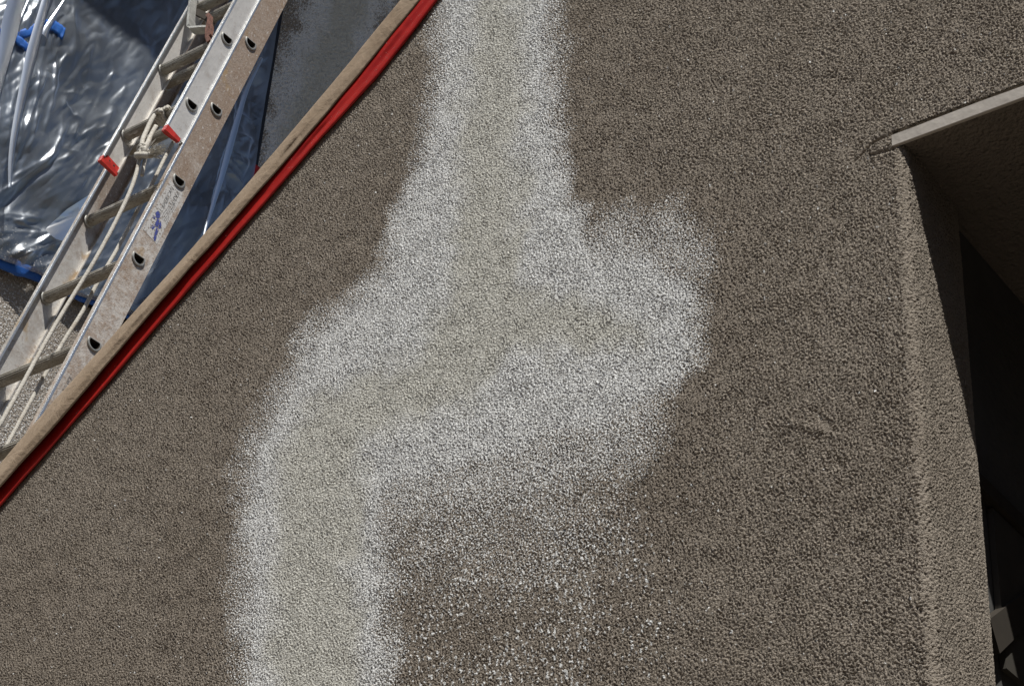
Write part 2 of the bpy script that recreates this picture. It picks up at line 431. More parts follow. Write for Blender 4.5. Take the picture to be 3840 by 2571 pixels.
# ---- rounded corner and jamb below the lintel, continuing the same grid
na = 14; nj = int((TH - .014)/dx)
jn = na + nj
jz = int(np.floor((ZL - z0)/dx)); j0 = int((.78 - z0)/dx)
js = np.arange(jn + 1)
hj = h[j0:jz+1, :]
rev = h[j0:jz+1, nx:nx+jn+1]
r = .014
ths = np.where(js <= na, js/na*math.pi/2, math.pi/2)
px_ = XJ - r + r*np.sin(ths); py_ = D + r - r*np.cos(ths) + np.where(js > na, (js-na)*dx, 0)
dj = (AMP*rev*.95 + .0004*hD[j0:jz+1, nx:nx+jn+1])*np.clip((jn-js)/12, .25, 1)[None, :]
blend = np.clip(js/2, 0, 1)[None, :]
dj = dj*blend + disp[j0:jz+1, nx][:, None]*(1-blend)
JV = np.stack([np.broadcast_to(px_, dj.shape) + dj*np.sin(ths), np.broadcast_to(py_, dj.shape) - dj*np.cos(ths), np.broadcast_to((zs[j0:jz+1] + ZC)[:, None], dj.shape)], -1)
JV[-1, :, 2] = ZL + ZC
nb = len(V); jh, jw = dj.shape
ji = nb + np.arange(jh*jw).reshape(jh, jw)
JQ = np.stack([ji[:-1, :-1], ji[:-1, 1:], ji[1:, 1:], ji[1:, :-1]], -1).reshape(-1, 4)
V = np.concatenate([V, JV.reshape(-1, 3)]); Q = np.concatenate([Q, JQ])
A = np.concatenate([A, np.tile([0, 0, .5, 1.], (jh*jw, 1))])
# parent the detailed face under the wall
big_mesh('stucco_face', V, Q, M['wall'], wall, A)
# coarse remainder of the wall (core block, flanks, top, back)
yb = D + .004
def quad(mb, pts): mb.add([W(p) for p in pts], [tuple(range(len(pts)))])
mb = MB()
XL = -4.0; XR = 3.2; ZT = 4.4
xt = ORX + (ZT - ORZ - VTOP/CR)/TANR
zl = ztop(XL)
quad(mb, [(XL, yb, -ZC), (XJ-.02, yb, -ZC), (XJ-.02, yb, ztop(XJ-.02)-.004), (XL, yb, zl-.004)])
quad(mb, [(XJ-.02, yb, ZL+.021), (.9, yb, ZL+.021), (.9, yb, ztop(.9)-.004), (XJ-.02, yb, ztop(XJ-.02)-.004)])
quad(mb, [(.9, yb, -ZC), (XR, yb, -ZC), (XR, yb, ZT), (xt, yb, ZT), (.9, yb, ztop(.9)-.004)] if xt > .9 else [(.9, yb, -ZC), (XR, yb, -ZC), (XR, yb, ZT), (.9, yb, ZT)])
# jamb of the unseen side, lower left jamb, raked top, back face, far end
quad(mb, [(.9, yb, -ZC), (.9, D+TH, -ZC), (.9, D+TH, ZL), (.9, yb, ZL)])
quad(mb, [(XJ-.001, yb, -ZC), (XJ-.001, D+TH, -ZC), (XJ-.001, D+TH, .80), (XJ-.001, yb, .80)])
quad(mb, [(XL, D, zl-.002), (XL, D+TH, zl-.002), (xt, D+TH, ZT-.002), (xt, D, ZT-.002)])
quad(mb, [(XL, D+TH, -ZC), (XL, D+TH, zl-.003), (XJ-.03, D+TH, ztop(XJ-.03)-.003), (XJ-.03, D+TH, -ZC)])
quad(mb, [(XJ-.03, D+TH, ZL+.01), (XJ-.03, D+TH, ztop(XJ-.03)-.003), (xt, D+TH, ZT-.003), (XR, D+TH, ZT-.003), (XR, D+TH, ZL+.01)])
mb.build('wall_body', M['wall_coarse'], wall)
# smooth bead along the bottom of the lintel, soffit of the wall
mb = MB()
n = 60; xsn = np.linspace(XJ-.0145, .9, n)
jit = np.random.default_rng(5).standard_normal(n)*.0006
rings = []
for i, x in enumerate(xsn):
    up = ZL + .0195 + jit[i]
    rings.append([W((x, D-.0022, ZL+.001)), W((x, D-.0025, up-.0015)), W((x, D+.0005, up)), W((x, D+.006, up)), W((x, D+.002, ZL)), W((x, D-.001, ZL))])
mb.loft(rings); mb.build('lintel_bead', M['lintel'], wall)
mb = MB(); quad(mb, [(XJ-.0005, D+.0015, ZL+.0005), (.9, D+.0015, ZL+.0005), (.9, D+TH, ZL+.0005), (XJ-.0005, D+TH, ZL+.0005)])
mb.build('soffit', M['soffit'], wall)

# ------------------------------------------------------------------ room behind the doorway
room = empty('garage_room', W((.5, 3, -ZC)), 'unlit dark room seen through the doorway on the right', 'room')
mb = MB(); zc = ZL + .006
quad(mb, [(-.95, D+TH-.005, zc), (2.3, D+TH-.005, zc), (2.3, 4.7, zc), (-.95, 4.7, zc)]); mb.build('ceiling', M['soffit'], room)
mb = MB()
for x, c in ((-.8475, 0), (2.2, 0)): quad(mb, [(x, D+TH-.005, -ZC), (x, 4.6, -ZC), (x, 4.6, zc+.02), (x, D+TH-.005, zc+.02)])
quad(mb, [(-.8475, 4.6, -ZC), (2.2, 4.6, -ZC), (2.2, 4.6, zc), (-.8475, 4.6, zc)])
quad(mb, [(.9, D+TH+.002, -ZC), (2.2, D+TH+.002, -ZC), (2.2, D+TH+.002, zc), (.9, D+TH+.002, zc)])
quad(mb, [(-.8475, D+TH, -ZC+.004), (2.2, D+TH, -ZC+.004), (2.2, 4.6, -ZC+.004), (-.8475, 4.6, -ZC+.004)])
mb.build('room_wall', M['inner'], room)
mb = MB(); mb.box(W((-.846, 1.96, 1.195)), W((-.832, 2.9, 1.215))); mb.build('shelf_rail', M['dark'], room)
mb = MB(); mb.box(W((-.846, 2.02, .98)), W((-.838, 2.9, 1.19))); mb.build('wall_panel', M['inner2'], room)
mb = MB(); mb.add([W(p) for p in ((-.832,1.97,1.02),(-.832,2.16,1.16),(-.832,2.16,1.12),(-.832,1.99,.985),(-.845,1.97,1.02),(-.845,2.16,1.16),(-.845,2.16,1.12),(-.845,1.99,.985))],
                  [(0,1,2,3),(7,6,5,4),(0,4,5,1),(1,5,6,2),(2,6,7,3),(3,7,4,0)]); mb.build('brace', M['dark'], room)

# ------------------------------------------------------------------ masking paper and red tape along the raked edge
def strip(name, prof_fn, al0, al1, mat, label, cat, step=.006, jag=0, thick=.0004, seed=3):
    n = int((al1-al0)/step); rings = []
    g = np.random.default_rng(seed)
    for i in range(n+1):
        al = al0 + (al1-al0)*i/n
        rings.append([(rk(al, v)[0]*(1+min(y, 0)/D), D + y, rk(al, v)[1]*(1+min(y, 0)/D)) for v, y in prof_fn(al, i)])
    k = len(rings[0]); Vv = [W(p) for r_ in rings for p in r_]
    F = [(i*k+j, i*k+j+1, (i+1)*k+j+1, (i+1)*k+j) for i in range(n) for j in range(k-1)]
    o = mesh(name, Vv, F, mat, None, True)
    so_ = o.modifiers.new('thickness', 'SOLIDIFY'); so_.thickness = thick; so_.offset = 0
    return tag(o, label, cat)
gn = np.random.default_rng(31)
def wob(seed, lam, amp):
    g = np.random.default_rng(seed); ph = g.uniform(0, 6.28, 9); fr = (np.arange(9)+1)*6.28/lam/3; am = g.uniform(.3, 1, 9)/(np.arange(9)+1.5)
    return lambda a: amp*float(np.sum(am*np.sin(fr*a+ph)))
w1, w2, w3, w4, w5 = wob(1, .5, .0035), wob(2, .4, .003), wob(3, .3, .003), wob(4, .18, .0016), wob(5, .22, .0018)
def lip_of(al): return float(np.interp(al, [-.35, .1, .45, .8], [.0175, .0155, .008, .005]))
vlo = lambda a: float(np.interp(a, [-.4,-.08,.2,.46,.6,.76,1.2], [.337,.333,.3315,.327,.3195,.334,.345])) + .4*w1(a*2)
vmid = lambda a: float(np.interp(a, [-.4,-.15,.16,.2,.46,.585,.745,1.2], [.378,.3705,.3735,.370,.3645,.3655,.376,.385])) + .5*w2(a*2)
vhi = lambda a: float(np.interp(a, [-.4,-.17,.14,.18,.44,.545,.725,1.2], [.425,.4265,.412,.4095,.412,.414,.4225,.43])) + .25*w3(a*2)
def red_prof(al, i):
    lo, mi = vlo(al), vmid(al)+.004; L = lip_of(al); wd = mi-lo
    cr_ = .0013*(1+math.sin(al*31)*.4)*np.interp(al, [.15, .45], [0, 1])
    ys = [(-.0035, 0), (-.0062, .05), (-.0066, .2), (-.0058, .36), (-.0050+cr_, .5), (-.0052-.3*cr_, .62), (-.0045, .78), (-.004, .9), (-.0038, 1.0)]
    return [(lo + f*wd + .0, y - .25*w4(al)*f*(1-f)*4 - .4*abs(w2(al*3))*f) for y, f in ys]
strip('red_tape', red_prof, -.55, 1.9, M['red'], 'glossy red masking tape running along the raked edge of the stucco wall under brown paper', 'tape')
def paper_prof(al, i):
    mi, hi = vmid(al), vhi(al); L = lip_of(al); wd = hi-mi
    cren = w5(al*1.4)
    ys = [(-L*.75, .02), (-L*1.02, 0), (-L*1.08 - .3*cren, .14), (-L*1.16 - .7*cren, .32), (-L*1.24 - .5*cren, .44), (-L*1.22 - .4*w4(al*1.7), .50+w2(al*2)*8), (-L*.80 + .6*cren, .70), (-L*.42, .86), (-.001, .96), (.008, 1.0), (.03, .99), (.09, .965), (TH+.01, .95), (TH+.016, .6)]
    return [(mi + f*wd, y) for y, f in ys]
strip('masking_paper', paper_prof, -.55, 1.9, M['paper'], 'creased brown masking paper folded over the raked top of the stucco wall', 'paper', seed=4)

# ------------------------------------------------------------------ house wall behind, with the plastic covered window
XW = -4.0
house = empty('house_wall', W((XW, 3.5, -ZC)), 'shaded grey brown stucco house wall with sprayed stripe beside the covered window', 'wall')
YA, YB, ZA, ZB = 2.3, 4.7, 2.2, 5.8      # finely divided portion
wy0, wy1, wz0, wz1 = .8, 3.575, 3.215, 6.4  # window opening
dy = .005
ys_ = np.arange(YA, YB+1e-6, dy); zs_ = np.arange(ZA, ZB+1e-6, dy)
YY, ZZ = np.meshgrid(ys_, zs_); sh = YY.shape
wv = .02*lowpass(sh, dy, .1, seed=41)
st = [(4.05,5.6,.15),(3.93,5.12,.15),(3.89,4.87,.15),(3.82,4.56,.14),(3.78,4.3,.13),(3.76,3.9,.13)]
dd_ = pathw(st, YY+wv, ZZ); dcc = pathw([(a, b, c*.6) for a, b, c in st], YY+wv, ZZ)
nn_ = field(sh, dy, .05, .5, seed=42); hh_ = .7*field(sh, dy, .0125, .35, aniso=.75, seed=43) + .6*field(sh, dy, .022, .4, aniso=.75, seed=44)
hc = np.clip(.24 + .70*sstep(1.9, .45, dd_) + .03*nn_, 0, 1); hc = np.clip(hc + .09*np.tanh(hh_), 0, 1); hc = np.maximum(hc, (.36+.08*np.tanh(hh_))*sstep(3.35, 3.0, ZZ)*sstep(3.3, 2.9, YY) ); cc = sstep(1.5, .4, dcc)
kv = ~((YY < wy1 - .002) & (ZZ > wz0 + .002))
kq = kv[:-1, :-1] | kv[1:, :-1] | kv[:-1, 1:] | kv[1:, 1:]
kq &= ~((YY[:-1, :-1] + dy/2 < wy1) & (ZZ[:-1, :-1] + dy/2 > wz0))
iz, ix = np.nonzero(kq); ii = np.arange(sh[0]*sh[1]).reshape(sh)
hh_ *= np.clip((np.hypot(np.maximum(YY-wy1, 0), np.maximum(wz0-ZZ, 0)))/.03, 0, 1)
Vh = np.stack([XW + (.0009+.0014*(YY > 3.3))*hh_, YY, ZZ + ZC], -1).reshape(-1, 3)
Ah = np.stack([hc, cc, np.full(sh, .5), np.ones(sh)], -1).reshape(-1, 4)
Qh = np.stack([ii[iz, ix], ii[iz, ix+1], ii[iz+1, ix+1], ii[iz+1, ix]], 1)
big_mesh('stucco_face', Vh, Qh, M['house'], house, Ah)
mb = MB()
xb = XW - .002
quad(mb, [(xb, -1.5, -ZC), (xb, 7, -ZC), (xb, 7, ZA+.02), (xb, -1.5, ZA+.02)])
quad(mb, [(xb, -1.5, ZA), (xb, YA+.02, ZA), (xb, YA+.02, wz0), (xb, -1.5, wz0)])
quad(mb, [(xb, -1.5, wz0), (xb, wy0, wz0), (xb, wy0, 8), (xb, -1.5, 8)])
quad(mb, [(xb, YB-.02, ZA), (xb, 7, ZA), (xb, 7, 8), (xb, YB-.02, 8)])
quad(mb, [(xb, wy0, wz1), (xb, YB, wz1), (xb, YB, 8), (xb, wy0, 8)])
mb.build('wall_body', M['wall_coarse'], house)
# window set in the wall
win = MB()
fx0, fx1 = XW - .06, XW + .012
win.box(W((fx0, wy1, wz0-.0)), W((fx1, wy1+.030, wz1)))
win.box(W((fx0, wy0, wz0-.0)), W((fx1, wy1-.001, wz0+.05)))
win.box(W((fx0, wy0, wz0+.051)), W((fx1, wy0+.05, wz1)))
win.box(W((fx0, wy1-.055, wz0+.051)), W((fx1-.01, wy1-.002, wz1)))
wo = win.build('window', M['black'], house)
mb = MB(); mb.box(W((XW-.05, wy0+.05, wz0+.05)), W((XW-.044, wy1-.05, wz1))); mb.build('pane', M['glass'], wo)
mb = MB(); mb.box(W((XW-.044, 2.20, wz0+.05)), W((XW-.02, 2.24, wz1))); mb.box(W((XW-.044, wy0+.05, 4.75)), W((XW-.022, wy1-.055, 4.79)))
mb.build('mullion', M['black'], wo)

# unseen roof added to shade wall and film, its beam; landing under the ladder
rf = empty('added_shade_roof', W((-1.5, 4.4, 7.0)), 'dark unseen roof added to shade the house wall and film', 'roof')
mb = MB(); mb.box(W((-3.2, 2.02, 7.0)), W((-1.3, 7, 7.15))); mb.box(W((-3.2, 1.55, 7.003)), W((-2.62, 2.02, 7.147))); mb.build('shade_slab', M['roof'], rf)
mb = MB(); mb.box(W((XW, 3.60, 6.16)), W((-.9, 3.70, 6.30))); mb.build('beam', M['roof'], rf)
mb = MB()
for x in (-3.1, -.95): mb.box(W((x-.05, 3.72, 6.3)), W((x+.05, 3.82, 7.0)))
mb.box(W((-1.05, 3.72, .9)), W((-.95, 3.82, 6.3))); mb.build('post', M['roof'], rf)
mb = MB(); mb.box(W((-3.99, D+TH+.005, -ZC)), W((-1.2, 6, .92)))
mb.build('stair_landing', M['ground'])['kind'] = 'structure'

nb_ = empty('sky_block_house', W((5, -6, -ZC)), 'plain dark house block added out of view to cut the sky light', 'house')  # unseen block added to cut sky light on the jamb and wall
mb = MB(); mb.box(W((5.0, -13, -ZC)), W((9, 1.2, 5.0))); mb.box(W((-9, -13, -ZC)), W((4.99, -9, 5.0))); mb.build('wall', M['wall_coarse'], nb_)

# ------------------------------------------------------------------ plastic sheet over the window
PX = XW + .035
sy0, sy1, sz0, sz1 = 1.2, 3.572, 3.15, 6.3
dp = .004
ys_ = np.arange(sy0, sy1+1e-6, dp); zs_ = np.arange(sz0, 5.25, dp)
YY, ZZ = np.meshgrid(ys_, zs_); sh = YY.shape
def ridge(path, wd, amp, taper=.25):
    """add a crease along a polyline; its height fades toward both ends"""
    L = [0]
    for a, b in zip(path[:-1], path[1:]): L.append(L[-1] + math.hypot(b[0]-a[0], b[1]-a[1]))
    m_ = wd*5; P = np.array(path)
    j0_, j1_ = [int(np.clip((v-ys_[0])/dp, 0, sh[1])) for v in (P[:, 0].min()-m_, P[:, 0].max()+m_+dp)]
    i0_, i1_ = [int(np.clip((v-zs_[0])/dp, 0, sh[0])) for v in (P[:, 1].min()-m_, P[:, 1].max()+m_+dp)]
    if j1_ <= j0_ or i1_ <= i0_: return
    Yl, Zl = YY[i0_:i1_, j0_:j1_], ZZ[i0_:i1_, j0_:j1_]; best = np.zeros(Yl.shape)
    for k, (a, b) in enumerate(zip(path[:-1], path[1:])):
        ax, az = a; bx, bz = b; l2 = (bx-ax)**2 + (bz-az)**2
        t = np.clip(((Yl-ax)*(bx-ax)+(Zl-az)*(bz-az))/l2, 0, 1)
        d = np.hypot(Yl-ax-t*(bx-ax), Zl-az-t*(bz-az)); s_ = (L[k] + t*(L[k+1]-L[k]))/L[-1]
        f = np.clip(np.minimum(s_+.1, 1.02-s_)/taper, 0, 1)
        best = np.maximum(best, f*np.exp(-np.sqrt((d/wd)**2 + .02) + .14))
    off[i0_:i1_, j0_:j1_] += .62*amp*best
off = np.zeros(sh)
R_ = [  # (path, width, amplitude)
 ([(2.776,3.67),(2.733,3.51),(2.663,3.386),(2.60,3.30)], .016, .030), ([(2.656,3.411),(2.731,3.519),(2.77,3.58)], .012, .018), ([(2.778,3.58),(2.674,3.345),(2.63,3.26)], .014, -.018),
 ([(2.70,3.17),(2.726,3.186),(2.818,3.299),(2.917,3.425)], .011, .026), ([(2.73,3.18),(2.745,3.188),(2.84,3.294),(2.927,3.385),(2.95,3.40)], .009, .022), ([(2.78,3.18),(2.812,3.195),(2.905,3.28),(2.95,3.33)], .013, .022),
 ([(2.66,3.22),(2.699,3.248),(2.804,3.314)], .010, .016), ([(2.62,3.25),(2.689,3.289),(2.778,3.312),(2.833,3.319)], .010, .016), ([(2.84,3.30),(2.835,3.35),(2.82,3.40)], .012, .014),
 ([(2.40,4.6),(2.49,4.02),(2.497,3.785)], .022, .05), ([(2.63,4.45),(2.599,4.075),(2.536,3.867)], .016, .04), ([(2.629,3.791),(2.645,3.609)], .010, .024), ([(2.662,3.805),(2.645,3.69),(2.63,3.5)], .010, .024), ([(2.683,3.872),(2.703,3.731),(2.70,3.6)], .010, .02),
 ([(2.611,3.585),(2.637,3.485),(2.65,3.4)], .010, .02), ([(2.72,3.93),(2.70,3.83),(2.71,3.74)], .012, .016), ([(2.75,3.75),(2.79,3.73),(2.83,3.74)], .012, .014),
 ([(3.47,4.5),(3.43,4.293),(3.385,3.88),(3.362,3.694),(3.34,3.5)], .016, .03), ([(3.379,3.76),(3.35,3.62),(3.34,3.56)], .010, .022), ([(3.41,3.70),(3.385,3.58),(3.36,3.5)], .008, .02),
 ([(3.46,4.11),(3.50,4.15),(3.56,4.17)], .010, .014), ([(3.44,4.05),(3.50,4.06),(3.56,4.10)], .010, -.012), ([(3.45,4.22),(3.52,4.24),(3.565,4.28)], .012, .012), ([(3.40,3.95),(3.44,3.98),(3.50,3.97)], .012, .010), ([(3.43,4.40),(3.50,4.46),(3.56,4.50)], .02, .012),
 ([(3.10,3.24),(3.16,3.36),(3.22,3.42)], .012, .018), ([(3.15,3.25),(3.24,3.34),(3.33,3.40)], .012, .018), ([(3.02,3.22),(3.05,3.32),(3.06,3.38)], .012, .015)]
for p, wd, am in R_: ridge(p, wd*.75, am*.6)
g = np.random.default_rng(77)
# the many short slanting creases across the middle of the sheet
def creases(n, yr, zr, cen, rad, ang, angs, lr, wr, ar):
    for k in range(n):
        cy, cz = g.uniform(*yr), g.uniform(*zr)
        wgt = math.exp(-((cy-cen[0])/rad[0])**2 - ((cz-cen[1])/rad[1])**2)
        ln_ = g.uniform(*lr); an = g.normal(ang, angs); bend = g.normal(0, .12)
        a = (cy-ln_*math.cos(an)*.5, cz-ln_*math.sin(an)*.5); b = (cy+ln_*math.cos(an+bend)*.5, cz+ln_*math.sin(an+bend)*.5)
        ridge([a, (cy, cz), b], g.uniform(*wr), g.uniform(*ar)*wgt, .4)
creases(260, (2.75, 3.40), (3.38, 4.15), (2.98, 3.70), (.26, .24), 1.12, .2, (.03, .13), (.0045, .008), (.005, .012))      # short slanting creases mid sheet
creases(70, (2.55, 3.10), (3.17, 3.50), (2.80, 3.26), (.25, .15), .80, .22, (.08, .28), (.006, .011), (.004, .013))       # pulled tight along the bottom tape
creases(60, (2.40, 2.78), (3.35, 4.3), (2.60, 3.75), (.15, .4), 1.62, .12, (.10, .40), (.006, .012), (.004, .014))        # hanging pleats on the left
creases(60, (3.32, 3.57), (3.5, 4.6), (3.48, 4.05), (.14, .4), .35, .35, (.04, .13), (.006, .011), (.003, .010))          # crumples by the right edge
creases(50, (2.3, 3.5), (3.2, 5.0), (2.9, 4.2), (.6, .7), 1.0, .8, (.04, .2), (.006, .014), (-.002, .003))
off += .007*lowpass(sh, dp, .25, seed=51) + .0018*np.abs(lowpass(sh, dp, .13, seed=52, aniso=.28, ang=1.12)) - .0022*np.abs(lowpass(sh, dp, .20, seed=55, aniso=.35, ang=1.4)) + .00005*field(sh, dp, .035, .5, seed=53)
belly = .055*np.sin(np.clip((ZZ-sz0)/1.1, 0, 1)*math.pi)*np.sin(np.clip((YY-2.2)/1.37, 0, 1)*math.pi)
off += belly
edge = np.minimum(np.clip((ZZ-sz0)/.06, 0, 1), np.clip((sy1-YY)/.05, 0, 1))
off = off*(.25+.75*edge) 
bottom = np.interp(ys_, [1.2,2.70,2.83,2.87,2.98,3.06,3.19,3.58], [3.15,3.155,3.188,3.178,3.202,3.226,3.250,3.26])
Zs = np.where(np.arange(sh[0])[:, None] == 0, bottom[None, :], np.maximum(ZZ, bottom[None, :] + .0003*np.arange(sh[0])[:, None]))
Vs = np.stack([np.maximum(PX + off, XW + .018), YY, Zs + ZC], -1).reshape(-1, 3)
ii = np.arange(sh[0]*sh[1]).reshape(sh); Qs = np.stack([ii[:-1, :-1], ii[:-1, 1:], ii[1:, 1:], ii[1:, :-1]], -1).reshape(-1, 4)
sheet = empty('plastic_sheet', W((PX, 2.6, 3.2)), 'wrinkled clear plastic sheet taped over the dark window behind the ladder', 'sheet')
big_mesh('film', Vs, Qs, M['film'], sheet)
def sheet_off(y, z):
    i = int(np.clip(round((z-zs_[0])/dp), 0, sh[0]-1)); j = int(np.clip(round((y-ys_[0])/dp), 0, sh[1]-1)); return float(max(PX + off[i, j], XW+.018))
def fold(path, w0, w1, lift=.010, arch=.0035, wmid=None):
    P = catmull(path, 8); n = len(P); rings = []; xb0 = max(sheet_off(*p) for p in P)
    for i, p in enumerate(P):
        t = i/(n-1); a = P[min(i+1, n-1)] - P[max(i-1, 0)]; a = a/np.linalg.norm(a); nrm = np.array([-a[1], a[0]])
        wd = w0 + (w1-w0)*t if wmid is None else np.interp(t, [0, .5, 1], [w0, wmid, w1])
        row = []
        for q in np.linspace(-1, 1, 7):
            y, z = p + nrm*wd*.5*q
            row.append(W((xb0 + lift + arch*(1-q*q), y, z)))
        rings.append(row)
    k = 7; Vv = [p for r_ in rings for p in r_]; F = [(i*k+j, i*k+j+1, (i+1)*k+j+1, (i+1)*k+j) for i in range(n-1) for j in range(k-1)]
    return mesh('plastic_fold', Vv, F, M['film_fold'], sheet, True)
fold([(2.46,4.3),(2.492,4.016),(2.496,3.882),(2.5,3.771),(2.51,3.55),(2.55,3.40)], .055, .01, wmid=.06)
fold([(2.57,4.25),(2.549,4.083),(2.53,3.929),(2.514,3.813),(2.505,3.72)], .012, .002)
fold([(2.60,4.3),(2.586,4.091),(2.585,3.982),(2.582,3.791),(2.587,3.613),(2.597,3.45),(2.62,3.33)], .014, .012, wmid=.036)
fold([(2.662,4.10),(2.639,4.003),(2.622,3.93),(2.618,3.90)], .004, .028, wmid=.016)
fold([(3.47,4.45),(3.43,4.293),(3.41,4.13),(3.385,3.88),(3.362,3.694),(3.352,3.6)], .012, .004, wmid=.026)
# pale doubled corner lying flat on the sheet
pp = [(2.801,3.318),(2.845,3.413),(2.903,3.5),(2.954,3.559),(2.99,3.62),(2.965,3.50),(2.906,3.394),(2.91,3.353),(2.855,3.309),(2.821,3.302)]
cx = np.mean(pp, 0); Vv = [W((sheet_off(*cx)+.012, *cx))]
ring = resample(pp + [pp[0]], .012)[:-1]
for f_ in (.5, 1.0):
    for p in ring:
        q = cx + (p-cx)*f_; Vv.append(W((sheet_off(*q)+.007, *q)))
nr = len(ring)
F = [(0, 1+i, 1+(i+1) % nr) for i in range(nr)] + [(1+i, 1+nr+i, 1+nr+(i+1) % nr, 1+(i+1) % nr) for i in range(nr)]
mesh('plastic_fold', Vv, F, M['film_fold'], sheet, True)

# blue painter's tape, red tape end
def tape_strip(name, path, wd, xo, mat, label, cat, curl=.004, seed=0, follow=True):
    P = catmull(path, 8); n = len(P); g = np.random.default_rng(seed); rings = []
    jit = np.convolve(g.standard_normal(n+6), np.ones(5)/5, 'same')[:n]
    for i, p in enumerate(P):
        a = P[min(i+1, n-1)] - P[max(i-1, 0)]; a = a/np.linalg.norm(a); nrm = np.array([-a[1], a[0]]); row = []
        for q in (-1, -.5, 0, .5, 1):
            y, z = p + nrm*(wd if not callable(wd) else wd(i/(n-1)))*.5*q*(1+.15*jit[i])
            x = xo + curl*(jit[i]*.6 + .5*math.sin(i*.9)*q) + .002*(1-q*q)
            row.append(W((x, y, z)))
        rings.append(row)
    F = [(i*5+j, i*5+j+1, (i+1)*5+j+1, (i+1)*5+j) for i in range(n-1) for j in range(4)]
    o = mesh(name, [p for r_ in rings for p in r_], F, mat, None, True)
    sm = o.modifiers.new('thickness', 'SOLIDIFY'); sm.thickness = .0008; sm.offset = 0
    return tag(o, label, cat)
tape_strip('blue_tape', [(2.2,3.13),(2.5,3.14),(2.704,3.158),(2.76,3.168),(2.832,3.186),(2.872,3.180),(2.918,3.190),(2.98,3.204),(3.06,3.226),(3.188,3.251),(3.5,3.265)], lambda t: float(np.interp(t, [0,.28,.42,.55,.75,1], [.05,.05,.04,.02,.032,.02])), XW+.030, M['blue'],
           'crumpled blue painter tape with paint specks along the bottom edge of the plastic sheet', 'tape', seed=2)
tape_strip('blue_tape', [(2.46,3.80),(2.542,3.850),(2.595,3.922),(2.628,3.955),(2.66,3.968),(2.69,3.966)], lambda t: float(np.interp(t, [0,.5,.8,1], [.022,.028,.042,.055])), max(sheet_off(y, z) for y, z in ((2.6,3.92),(2.65,3.96),(2.68,3.96)))+.002, M['blue'],
           'bent strip of blue painter tape high up behind the plastic sheet', 'tape', seed=3)
tape_strip('blue_tape', [(2.50,3.826),(2.54,3.824),(2.576,3.822)], .032, sheet_off(2.55, 3.824)+.008, M['blue'],
           'small square piece of blue painter tape under the bent blue strip', 'tape', seed=4)
tape_strip('red_tape', [(3.587,4.092),(3.585,4.03),(3.582,3.95),(3.58,3.85)], .036, XW+.030, M['red'],
           'short end of red tape below the black window edge behind the paper', 'tape', curl=.001, seed=5)

# ------------------------------------------------------------------ extension ladder
Bn = .26; An = math.sqrt(1-Bn*Bn)
LD = Vector((0, Bn, An)); LN = Vector((0, -An, Bn)); P0 = Vector((-3.2724, 2.69675, 3.14603))
def L(x, l, n): p = P0 + Vector((x, 0, 0)) + LD*l + LN*n; return W(p)
ladder = empty('extension_ladder', L(-.18, -2.05, 0), 'worn aluminium extension ladder leaning up in front of the plastic covered window', 'ladder')
def dshape(R, N=32, flat=.38):
    pts = []
    for k in range(N):
        th = 2*math.pi*k/N
        u, v = math.cos(th), math.sin(th)        # u along world-horizontal (toward climber), v up
        v = min(v, flat)
        if v == flat: pass
        pts.append((u*R, v*R))
    return pts
def hv(u, v):      # world horizontal/up offset -> (dl, dn)
    d = Vector((0, -u, v)); return d.dot(LD), d.dot(LN)
def web_with_holes(mb, x, n0, n1, la, lb, holes, nc, R):
    N = 32
    prev = la; D_ = dshape(R, N)
    for h_ in holes:
        l0, l1 = max(h_-.06, la), min(h_+.06, lb)
        if l0 > prev: mb.add([L(x, prev, n0), L(x, prev, n1), L(x, l0, n1), L(x, l0, n0)], [(0, 1, 2, 3)])
        inner, outer = [], []
        for (u, v), k in zip(D_, range(N)):
            th = 2*math.pi*k/N
            dl, dn = hv(u, v); inner.append((h_+dl, nc+dn))
            cl, cn = hv(math.cos(th), math.sin(th))
            s_ = min(((l1-h_) if cl > 0 else (l0-h_))/cl if abs(cl) > 1e-6 else 9, ((n1-nc) if cn > 0 else (n0-nc))/cn if abs(cn) > 1e-6 else 9)
            outer.append([h_+cl*s_, nc+cn*s_])
        for cl_, cn_ in ((l0, n0), (l0, n1), (l1, n0), (l1, n1)):
            k = min(range(N), key=lambda q: (outer[q][0]-cl_)**2 + (outer[q][1]-cn_)**2); outer[k] = [cl_, cn_]
        V_ = [L(x, *p) for p in inner] + [L(x, *p) for p in outer]
        mb.add(V_, [(k, (k+1) % N, N+(k+1) % N, N+k) for k in range(N)])
        prev = l1
    if prev < lb: mb.add([L(x, prev, n0), L(x, prev, n1), L(x, lb, n1), L(x, lb, n0)], [(0, 1, 2, 3)])
